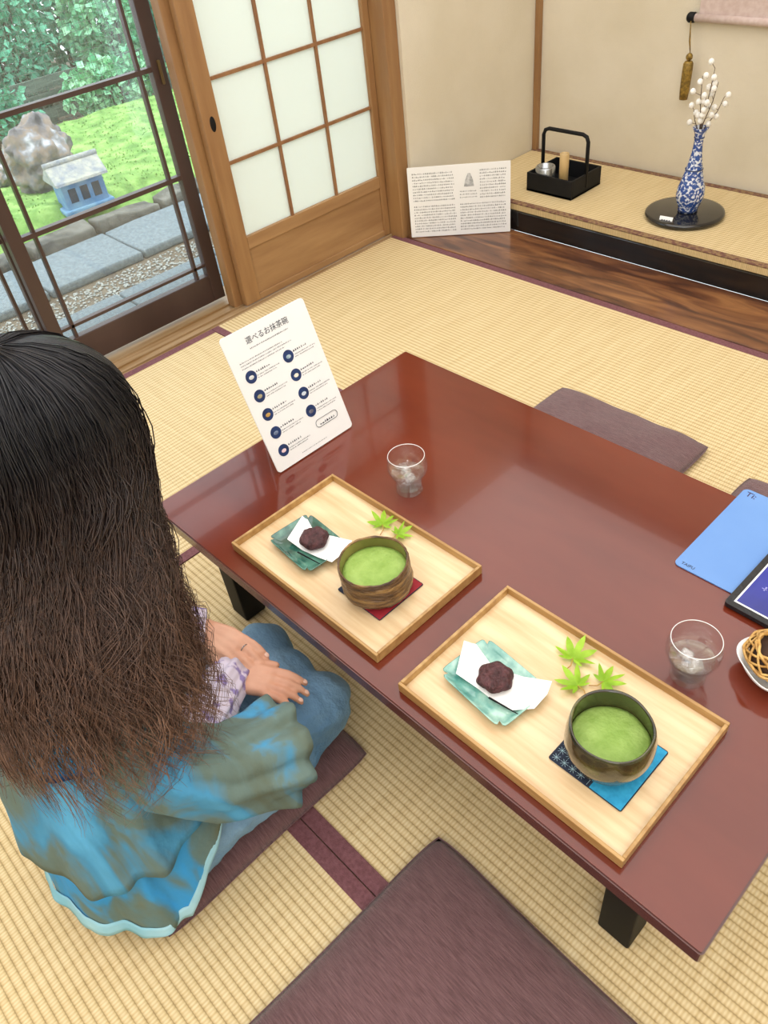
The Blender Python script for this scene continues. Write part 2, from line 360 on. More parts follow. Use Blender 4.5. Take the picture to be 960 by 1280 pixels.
def glassdoor(name,y0,y1,x0,latch):
    x1=x0+.034
    d=struct(name,B((x0,y0,.012),(x1,y0+.045,1.74),.003),M_dark)
    struct('stile',B((x0,y1-.05,.012),(x1,y1,1.74),.003),M_dark,d)
    struct('bottom_rail',B((x0,y0+.045,.012),(x1,y1-.05,.115),.003),M_dark,d)
    struct('top_rail',B((x0,y0+.045,1.68),(x1,y1-.05,1.74),.003),M_dark,d)
    bm=NB()
    for z in (.474,.807,1.14,1.47): box(bm,(x0+.006,y0+.045,z-.007),(x1-.004,y1-.05,z+.007))
    for y in (y0+.088,y1-.092): box(bm,(x0+.008,y-.005,.115),(x1-.006,y+.005,1.68))
    box(bm,(x0+.008,y0+.045,.150),(x1-.006,y1-.05,.160))
    struct('muntins',bm,M_dark,d)
    struct('glass_pane',B((x0+.014,y0+.045,.115),(x0+.018,y1-.05,1.68)),M_winglass,d)
    if latch:
        bm=NB(); box(bm,(x1,y1-.030,.76),(x1+.008,y1-.020,.83),.002); struct('latch',bm,M_latch,d)
glassdoor('door_2',.715,1.398,-2.545,True)
glassdoor('door_3',.08,.765,-2.60,False)
# ================================================================ GARDEN
GZ=-.36
struct('ground',B((-9.5,-2,GZ-.1),(-2.63,7,GZ)),M_soil)
n=60
def mossz(x,y):
    i=(x+6.55)/1.93*(n-1); j=(y+.5)/5.5*(n-1)
    e=max(0,min(1,i/6,(n-1-i)/5)); h=.05+.06*noise.noise(Vector((x*.9,y*.9,2)))+.015*noise.noise(Vector((x*7,y*7,0)))
    return GZ+.002+max(.004,(h+.08)*e)
bm=NB(); vs=[[None]*n for _ in range(n)]
for i in range(n):
    for j in range(n):
        x=-6.55+1.93*i/(n-1); y=-.5+5.5*j/(n-1)
        vs[i][j]=bm.verts.new((x,y,mossz(x,y)))
for i in range(n-1):
    for j in range(n-1): bm.faces.new((vs[i][j],vs[i+1][j],vs[i+1][j+1],vs[i][j+1]))
rg=random.Random(31)
for k in range(5000):
    x=rg.uniform(-6.5,-4.75); y=rg.uniform(.3,4.6); z=mossz(x,y)-.004; a=rg.uniform(0,6.28); h=rg.uniform(.008,.018)
    c,s=math.cos(a)*.008,math.sin(a)*.008; lx,ly=rg.uniform(-.012,.012),rg.uniform(-.012,.012)
    bm.faces.new([bm.verts.new(p) for p in ((x-c,y-s,z),(x+c,y+s,z),(x+lx,y+ly,z+h))])
o=sm('moss',bm,M_moss,None,True); o['kind']='stuff'; tag(o,'bright green moss mound behind the garden path','moss')
bm=NB(); rg=random.Random(3)
for k in range(2600):
    x=rg.uniform(-3.92,-3.64); y=rg.uniform(.3,3.6); s=rg.uniform(.005,.010)
    m=Matrix.Translation((x,y,GZ+s*.5))@Matrix.Rotation(rg.uniform(0,6),4,'Z')@Matrix.Diagonal((s,s*.8,s*.6,1))
    bmesh.ops.create_icosphere(bm,subdivisions=1,radius=1,matrix=m)
o=sm('gravel',bm,M_gravel); o['kind']='stuff'; tag(o,'strip of pale gravel between the two rows of paving','gravel')
def stone(name,x0,y0,x1,y1,z0,z1,m,seed,rough=.012):
    bm=NB(); box(bm,(x0,y0,z0),(x1,y1,z1),.012,2)
    bmesh.ops.subdivide_edges(bm,edges=bm.edges[:],cuts=2,use_grid_fill=True)
    for v in bm.verts: v.co+=noise.noise_vector(v.co*6+Vector((seed,0,0)))*rough
    return sm(name,bm,m,None,True)
ORD=["first","second","third","fourth","fifth","sixth","seventh","eighth"]
for k in range(6):
    y0=.1+k*.56
    o=stone('paving_slab',-4.40,y0,-3.95,y0+.55,GZ,GZ+.05,M_slab,k,.006)
    tag(o,f'grey granite path slab beside the moss edging, {ORD[k]} from the left','paving slab')
    for j,(xa,xb) in enumerate(((-3.60,-3.32),(-3.31,-3.03))):
        o=stone('paving_tile',xa,y0+.2-.2*j,xb,y0+.75-.2*j,GZ,GZ+.06,M_slab,k+9+j*7,.003)
        tag(o,f'flat grey paving tile near the glass door, {ORD[k]} from the left in the {"outer" if j==0 else "inner"} row','paving tile')
for k in range(8):
    y0=.1+k*.42
    o=stone('edging_stone',-4.575,y0,-4.43,y0+.39,GZ,GZ+.09,M_edge,k+20,.026)
    tag(o,f'rough dark kerb stone holding back the moss, {ORD[k]} from the left','kerb stone')
def rock(c,r,seed,label):
    bm=NB(); ell(bm,(0,0,0),(1,1,1),sub=5)
    for v in bm.verts:
        d=1+.35*noise.noise(v.co*1.3+Vector((seed,0,0)))+.24*noise.noise(v.co*3+Vector((0,seed,0)))+.10*noise.noise(v.co*8)
        v.co=Vector((v.co.x*r[0],v.co.y*r[1],max(v.co.z,-.72)*r[2]))*d+Vector(c)
    tag(sm('garden_rock',bm,M_rock,None,True),label,'rock')
q=at(66,240,GZ+.10); rock((q.x,q.y,mossz(q.x,q.y)+.165),(.16,.205,.225),4,'large jagged grey and rust garden rock standing on the moss')
q=at(12,236,GZ+.10); rock((q.x,q.y,mossz(q.x,q.y)+.06),(.08,.09,.08),9,'small low rock at the foot of the large garden rock')
q=at(118,262,GZ+.10)
t=thing('stone_lantern','small blue grey stone ornament shaped like a house on the moss','garden ornament',(q.x-.10,q.y,mossz(q.x-.10,q.y)),R(-6)); t.scale=(.80,.86,.92)
sm('lantern_base',B((-.12,-.18,0),(.12,.18,.035),.010),M_lantern,t)
sm('lantern_wall',B((-.10,-.15,.03),(.10,.15,.205),.006),M_lantern,t)
bm=NB(); P=[(-.135,.19),(-.13,.205),(0,.295),(.13,.205),(.135,.19)]
loft(bm,[[Vector((x,y,z)) for x,z in P] for y in (-.185,.185)]); sm('lantern_roof',bm,M_lroof,t)
bm=NB(); tube(bm,[(0,-.19,.295),(0,0,.297),(0,.19,.295)],.018,8); sm('roof_ridge',bm,M_lroof,t,True)
for y in (-.085,.0,.085): sm('lantern_window',B((.097,y-.027,.07),(.103,y+.027,.155),.002),M_lwin,t)
t=thing('garden_fence','low weathered board fence behind the moss','fence',(-7.08,2.5,GZ))
for k in range(7): sm('fence_post',B((-7.12,.2+k*.85,GZ),(-7.06,.26+k*.85,-.02)),M_fence,t,world=True)
for k in range(3): sm('fence_board',B((-7.06,.1,GZ+.04+k*.11),(-7.04,5.6,GZ+.13+k*.11)),M_fence,t,world=True)
bm=NB()
for k in range(90): y=1.2+k*.045; tube(bm,[(-6.6,y,GZ),(-6.6,y,1.1)],.0018,4)
for k in range(30): z=GZ+.03+k*.045; tube(bm,[(-6.6,1.2,z),(-6.6,5.2,z)],.0018,4)
tag(sm('wire_netting',bm,M_fence),'fine wire netting hung in front of the garden foliage','netting')
def leafmesh(rg,pts,s):
    bm=NB()
    for p in pts:
        a=Vector((rg.gauss(0,1),rg.gauss(0,1),rg.gauss(-.3,.7))).normalized(); b=a.orthogonal().normalized()
        b=Matrix.Rotation(rg.uniform(0,6),3,a)@b; l=s*rg.uniform(.7,1.3); w=l*.35; nn=a.cross(b)*w*.25
        bm.faces.new([bm.verts.new(q) for q in (p,p+a*l*.5+b*w+nn,p+a*l,p+a*l*.5-b*w+nn)])
    return bm
def bush(c,r,n,s,m,label,seed):
    rg=random.Random(seed); pts=[]
    for k in range(n):
        d=Vector((rg.gauss(0,1),rg.gauss(0,1),rg.gauss(0,1))).normalized()*rg.uniform(.55,1)
        pts.append(Vector(c)+Vector((d.x*r[0],d.y*r[1],d.z*r[2])))
    t=thing('garden_bush',label,'bush',(c[0],c[1],GZ))
    sm('foliage',leafmesh(rg,pts,s),m,t,world=True)
    bm=NB()
    for k in range(6):
        e=Vector(c)+Vector((rg.uniform(-.5,.5)*r[0],rg.uniform(-.5,.5)*r[1],r[2]*.3)); tube(bm,[(c[0]+rg.uniform(-.05,.05),c[1]+rg.uniform(-.05,.05),GZ),((c[0]+e.x)/2+.04,(c[1]+e.y)/2,(GZ+e.z)/2),e],[.014,.01,.005],6)
    sm('stem',bm,M_twig,t,True,world=True)
bush((-7.52,1.80,.30),(.25,.42,.60),1500,.075,M_fol,'light green leafy bush behind the netting above the large rock',1)
bush((-7.52,2.75,.32),(.25,.42,.62),1700,.075,M_fol2,'teal green bush behind the netting in the middle of the garden',2)
bush((-7.52,3.70,.30),(.25,.42,.62),1700,.08,M_fol,'light green leafy bush at the top near the door stile',3)
bush((-7.52,4.70,.3),(.25,.45,.65),1400,.08,M_fol2,'teal green bush at the far right end of the fence',5)
bush((-6.84,3.3,-.15),(.06,.5,.22),900,.08,M_fol,'low ferny plant at the back of the moss',6)
bush((-6.84,2.2,-.15),(.06,.4,.22),700,.07,M_fol2,'low dark plant behind the large rock',7)
rg=random.Random(77)
pts=[Vector((rg.uniform(-8.55,-8.25),rg.uniform(1.2,6.2),rg.uniform(GZ+.1,1.7))) for k in range(12000)]
t=thing('tall_hedge','dense tall green hedge behind all the garden bushes','hedge',(-8.4,3.7,GZ)); sm('foliage',leafmesh(rg,pts,.10),M_fol2,t,world=True)
bm=NB()
for k in range(9): tube(bm,[(-8.45,1.5+k*.55,GZ),(-8.42,1.52+k*.55,.5),(-8.44,1.5+k*.55,1.4)],[.03,.02,.008],7)
sm('stem',bm,M_twig,t,True,world=True)
# ================================================================ TABLE
TZ=.34
t=thing('low_table','long low table with glossy reddish brown lacquer top','table',(-.647,.78,0))
bm=NB(); prism(bm,rrect(1.217,.746,.005,3,-1.255,.408),TZ-.026,TZ)
es=[e for e in bm.edges if all(abs(v.co.z-TZ)<1e-5 for v in e.verts)]
bmesh.ops.bevel(bm,geom=es,offset=.0025,segments=2,affect='EDGES')
for f in bm.faces: f.material_index=0 if f.calc_center_median().z>TZ-.002 else 1
sm('tabletop',bm,None,t,mats=[M_table,M_tedge],world=True)
bm=NB(); box(bm,(-1.19,.475,TZ-.075),(-.10,.495,TZ-.026)); box(bm,(-1.19,1.067,TZ-.075),(-.10,1.087,TZ-.026)); box(bm,(-1.19,.495,TZ-.075),(-1.17,1.067,TZ-.026)); box(bm,(-.12,.495,TZ-.075),(-.10,1.067,TZ-.026))
sm('apron',bm,M_blackm,t,world=True)
for x in (-1.165,-.165):
    for y in (.50,1.06): sm('leg',B((x-.028,y-.028,.002),(x+.028,y+.028,TZ-.026),.004),M_blackm,t,world=True)
# ================================================================ CUSHIONS
def zabuton(x0,y0,x1,y1,label,seed,rot=0):
    w=(x1-x0)/2;d=(y1-y0)/2
    t=thing('floor_cushion',label,'cushion',((x0+x1)/2,(y0+y1)/2,.002),rot)
    def sq(u,v):
        k=1-.035*(abs(u*v))**6
        return u*w*(1-.025*(1-v*v))*k, v*d*(1-.025*(1-u*u))*k
    bm=NB(); n=40; top=[];bot=[]
    for i in range(n+1):
        a=[];b=[]
        for j in range(n+1):
            u=-1+2*i/n; v=-1+2*j/n
            x,y=sq(u,v)
            h=.014+.032*((1-abs(u)**4)*(1-abs(v)**4))**.5+.006*noise.noise(Vector((u*2.5+seed,v*2.5,0)))
            if abs(u)==1 or abs(v)==1: h=.012
            a.append(bm.verts.new((x,y,h))); b.append(a[-1] if (i in(0,n) or j in(0,n)) else bm.verts.new((x,y,0.0)))
        top.append(a);bot.append(b)
    for i in range(n):
        for j in range(n):
            bm.faces.new((top[i][j],top[i+1][j],top[i+1][j+1],top[i][j+1]))
            bm.faces.new((bot[i][j],bot[i][j+1],bot[i+1][j+1],bot[i+1][j]))
    sm('cushion_cover',bm,M_zab,t,True)
    bm=NB(); c=[(-1,-1),(1,-1),(1,1),(-1,1),(-1,-1)]
    P=[]
    for (ax,ay),(bx,by) in zip(c,c[1:]):
        for k in range(20):
            f=k/20; x,y=sq(ax+(bx-ax)*f,ay+(by-ay)*f); P.append((x,y,.012))
    P.append(P[0]); tube(bm,P,.0018,6); sm('seam_piping',bm,M_zab,t,True)
zabuton(-1.15,-.035,-.675,.432,'dark brown floor cushion under the kneeling woman',1)
zabuton(-.485,-.13,.02,.402,'empty dark brown floor cushion in the foreground at the near side of the table',2,R(-1.5))
zabuton(-1.13,1.17,-.65,1.66,'empty dark brown floor cushion tucked at the far side of the table',3)
zabuton(-.527,1.13,-.05,1.61,'dark brown floor cushion at the far side by the blue menu, mostly out of frame',4)
# ================================================================ MENU CARD
ex=Vector((0,1,0)); ey=Vector((-.335,0,.942)).normalized(); ez=ex.cross(ey)
mt=Matrix(((ex.x,ey.x,ez.x,-1.125),(ex.y,ey.y,ez.y,.642),(ex.z,ey.z,ez.z,TZ+.003),(0,0,0,1)))
W,H=.212,.300
t=thing('menu_card','white upright menu card with round navy pictures standing on the table','menu',mtx=mt)
bm=NB(); prism(bm,rrect(W,H,.008),-.003,0); sm('card',bm,M_white,t)
bm=NB()
loft(bm,[[Vector((x,y,-.003)) for x,y in ((.05,.2),(.16,.2),(.16,.203),(.05,.203))],[Vector((x,y,z)) for x,y,z in ((.05,.035,-.092),(.16,.035,-.092),(.16,.038,-.092),(.05,.038,-.092))]]); sm('back_stand',bm,M_white,t)
text('title_text','選べるお抹茶碗',.0155,t,W/2,H*(1-.105),.0004,M_ink,0,'CENTER')
bm=NB(); glyphs(bm,.055,H*(1-.145),.10,.0032,.0004)
for k in range(3): glyphs(bm,.02,H*(1-.205)-k*.006,.11+.02*(k%2),.0028,.0004)
for r in range(5):
    for c,u in ((0,.13),(1,.585)):
        if r==4 and c: continue
        y=H*(1-(.31+.14*r)); x=u*W
        glyphs(bm,x+.019,y+.003,.036,.0050,.0004)
        glyphs(bm,x+.019,y-.004,.058,.0026,.0004); glyphs(bm,x+.019,y-.009,.05,.0026,.0004)
glyphs(bm,.137,H*.140,.04,.006,.0004)
glyphs(bm,.07,H*.035,.07,.002,.0004)
sm('small_print',bm,M_ink,t)
bm=NB()
P=[Vector((x,y,.0006)) for x,y in rrect(.06,.017,.008,5,.127,H*.13)]; P.append(P[0]); tube(bm,P,.0006,4); sm('outlined_box',bm,M_ink,t)
cup=[mat('cup_print_%d'%k,a,b,rough=.4,scale=150) for k,(a,b) in enumerate((('#cfd3d6','#e8e8e8'),('#7f9fb0','#b4c4cc'),('#8f8a70','#b8ae8c'),('#d8d2c4','#fff8ea'),('#a8843c','#c8a05c'),('#b8c6d8','#e2e8f0'),('#5c6a8a','#8896b4'),('#4a4a5a','#7a7a8c'),('#d8b8c0','#f0d4dc')))]
k=0
for r in range(5):
    for c,u in ((0,.13),(1,.585)):
        if r==4 and c: continue
        bm=NB(); cx=u*W+.0045; cy=H*(1-(.31+.14*r)); lathe(bm,[(0,.0002),(.0130,.0002),(.0130,.0007),(0,.0007)],28,(cx,cy,0)); p=sm('round_picture',bm,M_navy,t)
        bm=NB(); ell(bm,(cx,cy-.001,.0008),(.0062,.0042,.0006),sub=2); sm('pictured_bowl',bm,cup[k],p); k+=1
# ================================================================ A3 PANEL
P0=Vector((-2.272,2.186,.006)); ex=Vector((.76,.65,0)).normalized(); up=Vector((0,0,1)); bk=up.cross(ex); ey=(up+bk*.05).normalized(); ez=ex.cross(ey)
mt=Matrix(((ex.x,ey.x,ez.x,P0.x),(ex.y,ey.y,ez.y,P0.y),(ex.z,ey.z,ez.z,P0.z),(0,0,0,1)))
t=thing('notice_panel','white landscape information panel leaning upright beside the alcove','panel',mtx=mt)
bm=NB(); prism(bm,rrect(.405,.275,.003),-.005,0); sm('board',bm,M_white,t)
bm=NB(); W,H=.405,.275
rg=random.Random(4)
for k in range(10): glyphs(bm,.018,H-.028-k*.0115,.165,.0070,.0005,rg)
for k in range(10): glyphs(bm,.285,H-.028-k*.0115,.102,.0070,.0005,rg)
for k in range(10):
    glyphs(bm,.018,H-.155-k*.0112,.17,.0070,.0005,rg); glyphs(bm,.205,H-.155-k*.0112,.182,.0070,.0005,rg)
for k in range(3): glyphs(bm,.205,H-.105-k*.0115,.07,.0060,.0005,rg)
sm('printed_text',bm,M_grey,t)
GP=mat('grey_picture','#85888c','#d4d6d8',rough=.5,scale=60)
bm=NB(); prism(bm,[(.222,H-.085),(.262,H-.085),(.258,H-.06),(.248,H-.035),(.238,H-.035),(.228,H-.06)],.0002,.0006); sm('printed_picture',bm,GP,t)
# ================================================================ TRAYS
def tray(x0,y0,x1,y1,label):
    t=thing('serving_tray',label,'tray',((x0+x1)/2,(y0+y1)/2,TZ+.0005),0,None)
    z=TZ+.0005
    sm('tray_base',B((x0+.003,y0+.003,z),(x1-.003,y1-.003,z+.006)),M_tray,t,world=True)
    bm=NB(); w=.0055;h=.020
    for a,b in (((x0,y0),(x1,y0+w)),((x0,y1-w),(x1,y1)),((x0,y0+w),(x0+w,y1-w)),((x1-w,y0+w),(x1,y1-w))):
        box(bm,(a[0],a[1],z),(b[0],b[1],z+h),.0012)
    sm('tray_rim',bm,M_trim,t,world=True)
tray(-1.018,.444,-.620,.702,'oak tray nearer the menu card, with the dark green plate')
tray(-.558,.430,-.160,.695,'oak tray in the foreground, with the pale teal plate')
SZ=TZ+.0067
def coaster(cx,cy,m1,m2,label,pat=True,s=.058):
    t=thing('cloth_coaster',label,'coaster',(cx,cy,SZ))
    sm('plain_cloth',B((-.1*s,-s,0),(s,s,.003),.001),m1,t); pc=sm('patterned_cloth',B((-s,-s,0),(.15*s,s,.0034),.001),m2,t)
    if pat:
        bm=NB(); g=.0135
        for i in range(5):
            for j in range(9):
                x=-s+.008+i*g; y=-s+.007+j*g
                for a in range(0,180,45):
                    c,q=math.cos(R(a))*g*.45,math.sin(R(a))*g*.45
                    if x+abs(c)>.14*s: continue
                    tube(bm,[(x-c,y-q,.0035),(x+c,y+q,.0035)],.0003,3)
        sm('star_pattern',bm,M_patt,pc)
    bm=NB()
    P=[Vector((x-s,y-s,.002)) for x,y in rrect(2*s,2*s,.002,2)]; P.append(P[0]); tube(bm,P,.0010,5); sm('stitched_edge',bm,M_navycl,t)
coaster(-.729,.557,M_red,M_navycl,'dark red and navy cloth coaster under the brown tea bowl',False,.053)
coaster(-.259,.547,M_bluecl,M_navycl,'blue and navy patterned cloth coaster under the olive tea bowl')
def wob(seed,amp): return lambda a,z: 1+amp*noise.noise(Vector((math.cos(a)*1.2+seed,math.sin(a)*1.2,z*18)))
def bowl(cx,cy,outer,inner,mo,mi,tz,tr,label,tl,seed,carve=False,sc=1.0):
    z=SZ+.0036
    t=thing('tea_bowl',label,'tea bowl',(cx,cy,z))
    w0=wob(seed,.05)
    fo=(lambda a,z: w0(a,z)*(1+.022*noise.noise(Vector((math.cos(a)*7,math.sin(a)*7,z*160))))) if carve else w0
    S=lambda P:[(r*sc,h) for r,h in P]
    bm=NB(); lathe(bm,S(outer),128 if carve else 64,fn=fo); sm('bowl_body',bm,mo,t,True)
    bm=NB(); lathe(bm,S(inner),64,fn=w0); sm('glazed_inside',bm,mi,t,True)
    bm=NB(); lathe(bm,S([(0,tz-.004),(tr,tz-.004),(tr,tz),(tr*.9,tz+.0008),(0,tz+.0004)]),64,fn=w0)
    o=sm('matcha',bm,M_matcha,None,True); o.location=(cx,cy,z); tag(o,tl,'green tea')
bowl(-.728,.550,[(0,.003),(.026,.003),(.028,0),(.033,0),(.034,.005),(.050,.007),(.057,.011),(.0605,.017),(.0620,.025),(.0622,.032),(.0612,.037),(.0605,.042),(.0610,.048),(.0615,.055),(.0614,.062),(.0612,.069),(.0600,.0725),(.0580,.0725),(.0568,.070)],[(.0568,.070),(.056,.06),(.056,.04),(.053,.02),(.04,.012),(0,.010)],M_bowl1,M_bowl1in,.050,.0555,'wide brown textured tea bowl on the red coaster','frothy green matcha in the brown tea bowl',1,True)
bowl(-.259,.543,[(0,.003),(.024,.003),(.026,0),(.032,0),(.034,.006),(.046,.010),(.058,.022),(.0628,.040),(.0622,.058),(.0590,.074),(.0575,.079),(.0555,.0795),(.0540,.077)],[(.0540,.077),(.0565,.058),(.057,.04),(.052,.022),(.04,.014),(0,.012)],M_bowl2,M_bowl2in,.042,.0562,'deep olive brown glossy tea bowl on the blue coaster','frothy green matcha in the olive tea bowl',5,False,.965)
def plate(cx,cy,rot,w,d,m,label):
    t=thing('sweets_plate',label,'plate',(cx,cy,SZ),rot)
    n=128
    def out(s,z):
        r=[]
        for k in range(n):
            a=2*PI*k/n; ca,sa=math.cos(a),math.sin(a); p=9
            q=(abs(ca)**p+abs(sa)**p)**(-1/p)
            notch=1-.13*math.exp(-((abs(abs(ca)-abs(sa)))/.055)**2)*min(1,s)
            r.append(Vector((ca*q*w*s*notch,sa*q*d*s*notch,z)))
        return r
    bm=NB(); loft(bm,[out(.62,0),out(.66,.003),out(.86,.005),out(.97,.0125),out(.985,.0145),out(.96,.0150),out(.85,.0075),out(.7,.0060)])
    sm('plate_body',bm,m,t,True)
plate(-.905,.540,R(-4),.066,.050,M_plated,'dark green glazed square plate with notched corners under a bean sweet')
plate(-.452,.530,R(-6),.070,.052,M_platel,'pale teal glazed square plate with notched corners under a bean sweet')
def paper(pts,z,label):
    P=[at(x,y,z+dz) for x,y,dz in pts]
    c=sum(P,Vector())/len(P); c.z=z+.001
    bm=NB()
    top=[bm.verts.new(p) for p in P]; ct=bm.verts.new(c)
    for i in range(len(P)): bm.faces.new((top[i],top[(i+1)%len(P)],ct))
    bmesh.ops.subdivide_edges(bm,edges=bm.edges[:],cuts=2,use_grid_fill=True)
    bmesh.ops.solidify(bm,geom=bm.faces[:],thickness=.0008)
    o=sm('folded_paper',bm,M_paper); tag(o,label,'paper')
PZ=SZ+.0095
paper([(378,645,.012),(383,650,.010),(383,661,.002),(405,668,.001),(440,676,.010),(436,686,.008),(415,703,.006),(398,697,.001),(378,688,.001),(359,674,.008)],PZ,'folded white paper under the sweet on the dark green plate')
paper([(580,801,.014),(594,806,.010),(598,822,.002),(630,838,.001),(652,846,.001),(690,852,.010),(684,868,.007),(668,886,.005),(640,888,.001),(622,880,.001),(596,860,.001),(570,842,.006)],PZ,'folded white paper under the sweet on the pale teal plate')
def sweet(px,py,label,seed):
    p=at(px,py,PZ+.01)
    bm=NB(); lathe(bm,[(0,0),(.018,0),(.024,.004),(.0275,.010),(.0255,.016),(.020,.0195),(.012,.0200),(.008,.0178),(0,.0175)],72,fn=lambda a,z:1+.06*math.cos(6*a)+.05*noise.noise(Vector((math.cos(a)*3,math.sin(a)*3,z*60+seed))))
    for v in bm.verts: v.co.z+=.0014*noise.noise(v.co*180)
    o=sm('bean_sweet',bm,M_anko,None,True); o.location=(p.x,p.y,PZ+.002); tag(o,label,'sweet')
sweet(393,674,'dark red bean sweet on white paper, on the dark green plate',1)
sweet(619,848,'dark red bean sweet on white paper, on the pale teal plate',2)
def pick(a,b,label):
    A=at(*a,PZ+.004); Bp=at(*b,PZ+.004); bm=NB(); tube(bm,[A,(A+Bp)/2,Bp],[.0016,.0014,.0006],6); tag(sm('wooden_pick',bm,M_blackm,None,True),label,'pick')
pick((611,872),(650,894),'dark wooden pick beside the sweet on the teal plate')
pick((372,690),(402,706),'dark wooden pick beside the sweet on the dark green plate')
def leaf(px,py,s,rot,label,seed,stem=.6):
    p=at(px,py,SZ+.006)
    t=thing('maple_leaf',label,'leaf',(p.x,p.y,SZ+.002),rot)
    lob=[(-118,.52),(-78,.80),(-38,.95),(0,1.0),(38,.95),(78,.80),(118,.52)]
    P=[(-144,.16)]
    for i,(a,l) in enumerate(lob):
        if i: P.append((a-19.5,.36))
        P+= [(a-13,l*.58),(a-6,l*.80),(a,l),(a+6,l*.80),(a+13,l*.58)]
    P.append((144,.16))
    bm=NB(); ce=bm.verts.new((0,0,.004)); V=[]
    for a,r in P:
        a=R(a)+PI/2; V.append(bm.verts.new((math.cos(a)*r*s,math.sin(a)*r*s,.004+.006*math.sin(3*a+seed)*r+.005*r)))
    for i in range(len(V)-1): bm.faces.new((ce,V[i],V[i+1]))
    bmesh.ops.solidify(bm,geom=bm.faces[:],thickness=.0005)
    sm('leaf_blade',bm,M_leaf,t)
    bm=NB(); tube(bm,[(0,0,.004),(.003,-s*stem*.5,.003),(-.002,-s*stem,.001)],[.0011,.0009,.0007],6); sm('leaf_stem',bm,M_stem,t,True)
leaf(478,656,.040,R(40),'green maple leaf lying behind the brown tea bowl',1)
leaf(497,668,.032,R(-20),'smaller green maple leaf touching the rim of the brown bowl, partly hidden',2)
leaf(716,823,.044,R(10),'bright green maple leaf at the far end of the group by the teal plate',3)
leaf(722,857,.038,R(75),'green maple leaf nearest the teal plate',4)
leaf(754,852,.036,R(-30),'small green maple leaf against the rim of the olive bowl',5)
# ================================================================ GLASSES
def tumbler(px,py,label,wl):
    p=at(px,py,TZ+.001); t=thing('drinking_glass',label,'glass',(p.x,p.y,TZ+.001))
    outer=[(0,.0),(.024,0),(.0265,.002),(.0265,.010),(.0262,.026),(.028,.036),(.036,.046),(.0395,.056),(.0400,.066),(.0380,.080),(.0360,.088)]
    inner=[(.0350,.088),(.0368,.080),(.0387,.066),(.0382,.057),(.035,.047),(.0265,.037),(.0245,.027),(.0245,.012),(0,.010)]
    bm=NB(); lathe(bm,outer+inner,56); sm('glass_body',bm,M_glass,t,True)
    bm=NB(); lathe(bm,[(.0350,.0875),(.0355,.0884),(.0361,.0875)],56); sm('glass_rim',bm,M_rim,t,True)
    bm=NB(); lathe(bm,[(0,.0112),(.0238,.0130),(.0238,.027),(.0255,.0370),(.0325,.0455),(0,.0455)],48); o=sm('water',bm,M_water,None,True); o.location=(p.x,p.y,TZ+.001); tag(o,wl,'water')
    rg=random.Random(px)
    for k in range(2):
        bm=NB(); box(bm,(-.009,-.008,-.007),(.009,.008,.007),.003)
        o=sm('ice_cube',bm,M_ice,None,True); o.location=(p.x-.010+.020*k,p.y+.004*(-1)**k,TZ+.040); o.rotation_euler=(rg.random(),rg.random(),rg.random()); tag(o,('left' if k==0 else 'right')+' melting ice cube in '+wl.split(' in ')[1],'ice')
tumbler(512,612,'clear water glass behind the brown bowl near the menu card','water in the glass near the menu card')
tumbler(859,844,'clear water glass behind the olive bowl beside the basket','water in the glass beside the basket')
# ================================================================ BLUE MENU, FOLDER, BASKET
t=thing('blue_menu_sheet','light blue plastic menu sheet lying flat at the right of the table','menu',(-.385,.930,TZ+.0005))
bm=NB(); prism(bm,rrect(.20,.252,.010),0,.002); sm('sheet',bm,M_folder,t)
text('heading_text','Ti:',.019,t,.008,.232,.0024,mat('maroon_ink','#3a2450'))
text('footer_text','TAIFU',.009,t,.010,.007,.0024,M_ink)
t=thing('black_folder','black folder with a navy page lying on the blue menu sheet','folder',(-.277,.898,TZ+.003),R(-1))
bm=NB(); prism(bm,rrect(.19,.26,.006),0,.008); sm('folder_cover',bm,M_leather,t)
sm('navy_page',B((.014,.014,.008),(.176,.246,.0092)),M_screen,t)
sm('white_page_edge',B((.011,.011,.0075),(.179,.249,.0086)),M_white,t)
ML=mat('lilac_ink','#8d8fd0')
for yy,hh in ((.06,.012),(.10,.008),(.16,.008)):
    bm=NB(); glyphs(bm,.03,yy,.11,hh,.0095); sm('lettering_line',bm,ML,t)
p=at(968,842,TZ)
t=thing('wicker_basket','small open wicker basket by the right edge of the table','basket',(p.x,p.y,TZ+.012))
bm=NB()
for k in range(13):
    a=k*2*PI/13
    for sgn in (1,-1):
        A=[]
        for j in range(15):
            f=j/14; th=a+sgn*f*1.9; rr=.026+.022*math.sin(min(1,f*1.5)*PI/2)-(.014*max(0,f-.66)*3); A.append((rr*math.cos(th),rr*math.sin(th),.003+.044*f+.002*math.sin(12*f+k+sgn)))
        tube(bm,A,.0019,6)
sm('woven_sides',bm,M_wicker,t,True)
bm=NB()
for dz,rr in ((.047,.034),(.030,.0495),(.0445,.036)):
    A=[((rr+.0015*math.sin(7*a+dz*900))*math.cos(a),(rr+.0015*math.sin(7*a+dz*900))*math.sin(a),dz+.002*math.sin(9*a+rr*900)) for a in [2*PI*k/60 for k in range(61)]]
    tube(bm,A,.0023,6)
sm('basket_rim',bm,M_wicker,t,True)
bm=NB(); lathe(bm,[(0,.001),(.026,.001),(.040,.018),(.043,.030),(.036,.038),(0,.040)],24); sm('gap_shade',bm,M_wdark,t,True)  # added dark filler: shade between the open strands, put into colour
bm=NB(); lathe(bm,[(0,0),(.034,0),(.046,.012),(.056,.030),(.0550,.031),(.044,.014),(.033,.0035),(0,.003)],56,fn=lambda a,z:1+.06*math.sin(4*a+.6)*(z/.03))
o=sm('white_napkin',bm,M_paper,None,True); o.location=(p.x,p.y,TZ+.001); tag(o,'white napkin folded up around the wicker basket','napkin')
